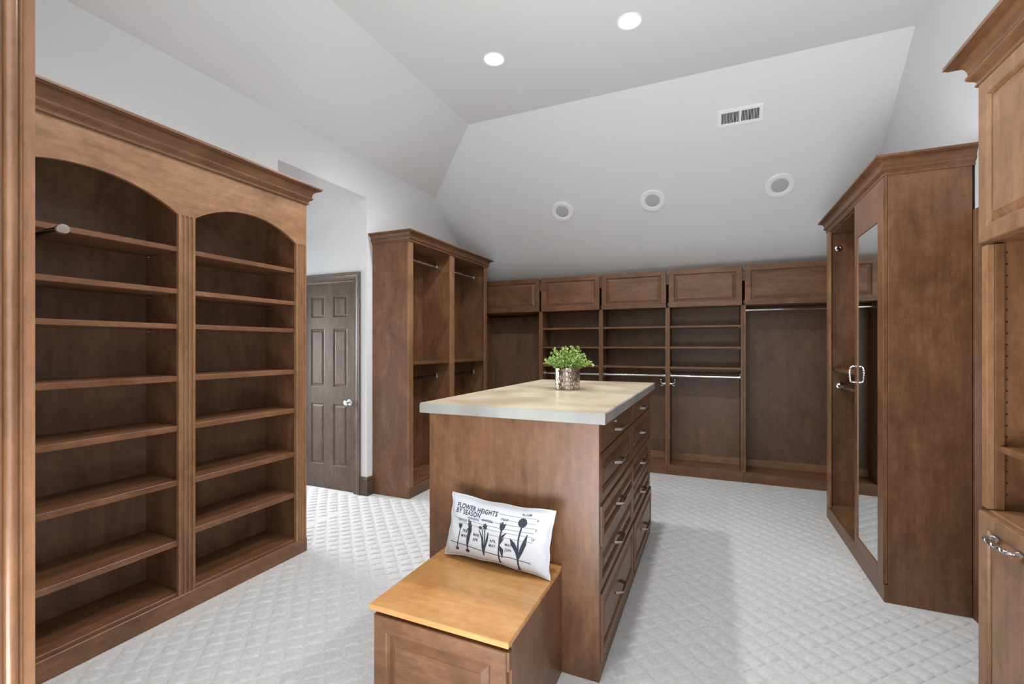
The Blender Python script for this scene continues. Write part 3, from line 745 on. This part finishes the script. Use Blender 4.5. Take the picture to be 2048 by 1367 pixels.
def text_on(s, x, z, size, rot=0.0, thick=.0):
    c_ = bpy.data.curves.new('t', 'FONT'); c_.body = s; c_.size = 1; c_.space_character = 1.12; c_.offset = thick
    o_ = bpy.data.objects.new('t', c_); COL.objects.link(o_)
    dg = bpy.context.evaluated_depsgraph_get(); me = bpy.data.meshes.new_from_object(o_.evaluated_get(dg))
    bpy.data.objects.remove(o_)
    b2 = bmesh.new(); b2.from_mesh(me); bpy.data.meshes.remove(me)
    bmesh.ops.triangulate(b2, faces=b2.faces)
    bmesh.ops.subdivide_edges(b2, edges=[e for e in b2.edges if e.calc_length() > .35], cuts=1)
    for v_ in b2.verts:
        lx, lz = v_.co.x*size, v_.co.y*size*1.15
        rx = lx*math.cos(rot)-lz*math.sin(rot); rz = lx*math.sin(rot)+lz*math.cos(rot)
        v_.co = on(x+rx/(2*CW), z+rz/(2*CH))
    return b2
def merge(dst, src):
    m_ = {}
    for v_ in src.verts: m_[v_] = dst.verts.new(v_.co)
    for f_ in src.faces:
        try: dst.faces.new([m_[v_] for v_ in f_.verts])
        except ValueError: pass
    src.free()
bm = bmesh.new()
merge(bm, text_on('FLOWER HEIGHTS', .085, .80, .0245, 0, .022)); merge(bm, text_on('BY SEASON', .085, .715, .0245, 0, .022))
obj('title_print', bm, M['ink'], cu, recalc=False)
bm = bmesh.new()
for s, x, z in (('FEB', .180, .42), ('MAR', .172, .34), ('MAR', .300, .40), ('APR', .302, .32), ('APR', .482, .37), ('MAY', .478, .29), ('MAY', .628, .36), ('JUN', .632, .28)):
    merge(bm, text_on(s, x, z, .0155, 0, .02))
for s, x, z in (('CROCUS', .115, .595), ('HYACINTH', .225, .66), ('DAFFODIL', .38, .685), ('TULIP', .565, .76), ('ALLIUM', .735, .885), ('4\'', .875, .81), ('3\'', .875, .665), ('12"', .855, .52)):
    merge(bm, text_on(s, x, z, .0115, 0, .02))
o = obj('small_print', bm, M['ink'], cu, recalc=False); o['kind'] = 'stuff'
bm = bmesh.new()
for z, x0_ in ((.85, .53), (.77, .55), (.70, .36), (.63, .07), (.57, .15), (.49, .45)): stroke(bm, [(x0_, z), (.87, z)], .0008)
obj('height_lines', bm, M['ink_grey'], cu, recalc=False)
bm = bmesh.new()
stroke(bm, [(.055, .235), (.2, .215), (.33, .20), (.45, .185), (.6, .175), (.68, .19), (.86, .165)], .0018)
def bloom(cx_, cz, rx, rz, n=20, jag=.0):
    flat_poly(bm, [(cx_+rx*math.cos(2*math.pi*k/n)*(1+(jag if k % 2 else -jag)), cz+rz*math.sin(2*math.pi*k/n)*(1+(jag if k % 2 else -jag))) for k in range(n)])
# crocus
flat_poly(bm, [(.122, .555), (.135, .48), (.15, .45), (.166, .50), (.172, .56), (.158, .53), (.148, .565), (.137, .53)])
stroke(bm, [(.15, .46), (.148, .33), (.147, .15)], .0035); bloom(.147, .13, .016, .03)
# hyacinth
for k in range(11): bloom(.255+.014*math.sin(k*2.4), .50+.018*(k-3), .016-.0008*k, .03, 8, .12)
stroke(bm, [(.255, .50), (.253, .30), (.256, .15)], [.013, .011, .003]); bloom(.258, .125, .022, .03, 10)
# daffodil
bloom(.425, .60, .023, .052, 14, .25); bloom(.375, .565, .022, .028, 10, .25)
stroke(bm, [(.425, .55), (.43, .36), (.432, .12)], .004); stroke(bm, [(.36, .52), (.40, .40), (.428, .14)], [.003, .006, .002]); stroke(bm, [(.462, .52), (.452, .38), (.434, .14)], [.003, .008, .002]); stroke(bm, [(.395, .55), (.415, .35), (.431, .15)], .003)
# tulip
flat_poly(bm, [(.565, .735), (.575, .70), (.588, .745), (.60, .70), (.622, .72), (.612, .63), (.595, .59), (.578, .60), (.568, .65)])
stroke(bm, [(.592, .60), (.578, .45), (.575, .30), (.582, .06)], .005); stroke(bm, [(.578, .42), (.60, .50), (.635, .57)], [.003, .008, .002]); stroke(bm, [(.577, .36), (.60, .44), (.618, .48)], [.003, .006, .001]); stroke(bm, [(.576, .34), (.602, .28), (.612, .16)], [.004, .013, .002]); bloom(.583, .07, .012, .025, 8)
# allium
bloom(.757, .77, .039, .074, 26, .07); stroke(bm, [(.757, .70), (.748, .50), (.745, .32), (.75, .04)], .005)
stroke(bm, [(.675, .50), (.70, .42), (.738, .30), (.745, .20)], [.002, .014, .012, .004]); stroke(bm, [(.818, .60), (.80, .45), (.775, .34), (.752, .20)], [.002, .013, .012, .004])
for dx in (-.02, -.006, .008, .02): stroke(bm, [(.75, .06), (.75+dx, .01)], .0018)
obj('flower_print', bm, M['ink'], cu, recalc=False)

# ------------------------------------------------------------------ potted plant
pc = Vector((-.861, 2.857, 1.1365))
pp_ = thing('potted_plant', 'small pale green leafy plant in a mottled silver glass pot on the concrete worktop', 'plant', pc)
bm = bmesh.new(); lathe(bm, pc, (0, 0, 1), [(.074, 0), (.078, .004), (.0795, .03), (.080, .08), (.080, .136), (.078, .138), (.075, .136), (.075, .11)], 36, True, True)
obj('pot', bm, M['mercury'], pp_, True)
bm = bmesh.new(); lathe(bm, pc, (0, 0, 1), [(.074, .108), (.074, .118), (.03, .124)], 20, False, True); obj('moss', bm, M['leaf'], pp_, True)
bs, bl = bmesh.new(), bmesh.new()
def leaf(p, d, r):
    d = d.normalized(); s_ = d.orthogonal().normalized(); s_ = (s_*math.cos(random.random()*6.28)+d.cross(s_)*math.sin(random.random()*6.28)); n_ = d.cross(s_)
    c_ = bl.verts.new(p+d*r*.9+n_*r*.15); ring = [bl.verts.new(p+d*r*(1-math.cos(a))*.95+s_*r*.9*math.sin(a)) for a in [2*math.pi*k/7 for k in range(7)]]
    for k in range(7): bl.faces.new((c_, ring[k], ring[(k+1) % 7]))
for k in range(110):
    a = random.random()*2*math.pi; sp_ = random.random()**.6
    base = pc+Vector((math.cos(a)*.045*sp_, math.sin(a)*.045*sp_, .115)); L_ = .17*(1-.25*sp_)*random.uniform(.75, 1.05)
    th = sp_*1.42*random.uniform(.85, 1.1); pts = [base]; d = Vector((math.cos(a)*math.sin(th*.7), math.sin(a)*math.sin(th*.7), math.cos(th*.7))); p = base
    for i in range(7):
        p = p+d*L_/7; d = (d+Vector((math.cos(a), math.sin(a), 0))*.05*sp_-Vector((0, 0, .045*sp_))+Vector([random.uniform(-.12, .12) for _ in range(3)])).normalized(); pts.append(p)
        if i >= 1:
            for s_ in range(2):
                ld = (d*.5+Vector([random.uniform(-1, 1) for _ in range(3)])).normalized(); leaf(p, ld, random.uniform(.0055, .0105))
    tube(bs, pts, .0011, 4)
    leaf(p, d, .008)
obj('stems', bs, M['stem'], pp_); fo = obj('foliage', bl, M['leaf'], pp_, recalc=False); fo['kind'] = 'stuff'

# ------------------------------------------------------------------ ceiling lights
lab_c = ['lit round recessed downlight in the flat ceiling, left one of the two in view', 'lit round recessed downlight in the flat ceiling, right one near the top edge',
         'lit round recessed downlight nearer the doorway, above the bookcase side', 'lit round recessed downlight nearer the doorway, above the bench']
def make_can(cx, cy, label):
    t = thing('downlight', label, 'ceiling light', (cx, cy, ZC), 'lit recessed ceiling lights')
    c_ = Vector((cx, cy, ZC))
    bm = bmesh.new(); lathe(bm, c_, (0, 0, -1), [(.077, -.0005), (.086, -.0005), (.087, .003), (.083, .006), (.076, .004), (.0755, 0), (.077, -.0005)], 32); obj('trim_ring', bm, M['white'], t, True)
    bm = bmesh.new(); lathe(bm, c_, (0, 0, 1), [(.076, -.004), (.073, .02), (.068, .045), (.062, .05), (.062, .12)], 32, False, True)
    obj('baffle', bm, M['baffle'], t, True, recalc=False)
    bm = bmesh.new(); lathe(bm, c_, (0, 0, 1), [(.022, .046), (.036, .052), (.042, .066), (.036, .09), (.020, .11)], 24, True, True); obj('bulb', bm, M['glow'], t, True)
    ld = bpy.data.lights.new('lamp', 'SPOT'); ld.energy = SPOT*(8.2 if cy > 2 else 4.6); ld.spot_size = math.radians(150); ld.spot_blend = .9; ld.shadow_soft_size = .06; ld.color = (1, .99, .975)
    lo = bpy.data.objects.new('lamp', ld); COL.objects.link(lo); lo.location = (0, 0, -.02); lo.parent = t
    return t
for (cx, cy), lb in zip(CANS, lab_c): make_can(cx, cy, lb)
# unlit fixtures and the vent lie in the back slope
nb = Vector((0, -SL, -1)).normalized(); ub = Vector((1, 0, 0)); vb = Vector((0, -1, SL)).normalized()
lab_f = ['unlit round white recessed fixture with grey centre, leftmost of three on the slope', 'unlit round white recessed fixture with grey centre, middle of three on the slope', 'unlit round white recessed fixture with grey centre, rightmost of three, below the vent']
for (fx, fy), lb in zip(((-1.530, 4.883), (-.566, 4.885), (.571, 4.889)), lab_f):
    c_ = Vector((fx, fy, zback(fy))); t = thing('recessed_fixture', lb, 'ceiling light', c_, 'unlit round fixtures on the sloped ceiling')
    bm = bmesh.new(); lathe(bm, c_, nb, [(.123, 0), (.124, .006), (.119, .011), (.085, .014), (.074, .010), (.070, .002)], 36); obj('trim_ring', bm, M['white'], t, True)
    bm = bmesh.new(); lathe(bm, c_, nb, [(.071, .001), (.071, .0045), (.066, .006)], 32, False, True); obj('grey_lens', bm, M['grille'], t, True)
vc = Vector((.214, 4.3465, zback(4.3465))); vt = thing('air_vent', 'white rectangular slatted air register on the sloped ceiling', 'vent', vc)
VW, VH = .352, .150
o_ = vc-ub*VW/2-vb*VH/2
bm = bmesh.new(); loft_rect(bm, o_, ub, vb, nb, VW, VH, [(0, 0), (0, .004), (.004, .008), (.026, .009), (.030, .006), (.030, .0005)], cap=False); obj('frame', bm, M['white'], vt)
bm = bmesh.new(); loft_rect(bm, o_, ub, vb, nb, VW, VH, [(.029, .0006), (.030, .001)]); obj('duct_backing', bm, M['black'], vt)
bm = bmesh.new(); q0 = vc-ub*.009-vb*(VH/2-.029)+nb*.001; loft_rect(bm, q0, ub, vb, nb, .018, VH-.058, [(0, 0), (0, .007)]); obj('centre_bar', bm, M['white'], vt)
proto = None
for k in range(26):
    xo = -VW/2+.036+(k % 13)*.0112+(0 if k < 13 else VW/2-.028)
    bm = bmesh.new(); q0 = vc+ub*xo-vb*(VH/2-.030)+nb*.0015
    lean = .0016
    prism(bm, [q0, q0+ub*.0030, q0+ub*(.0030-lean)+nb*.0055, q0-ub*lean+nb*.0055], vb*(VH-.060)); obj('slat', bm, M['white'], vt)
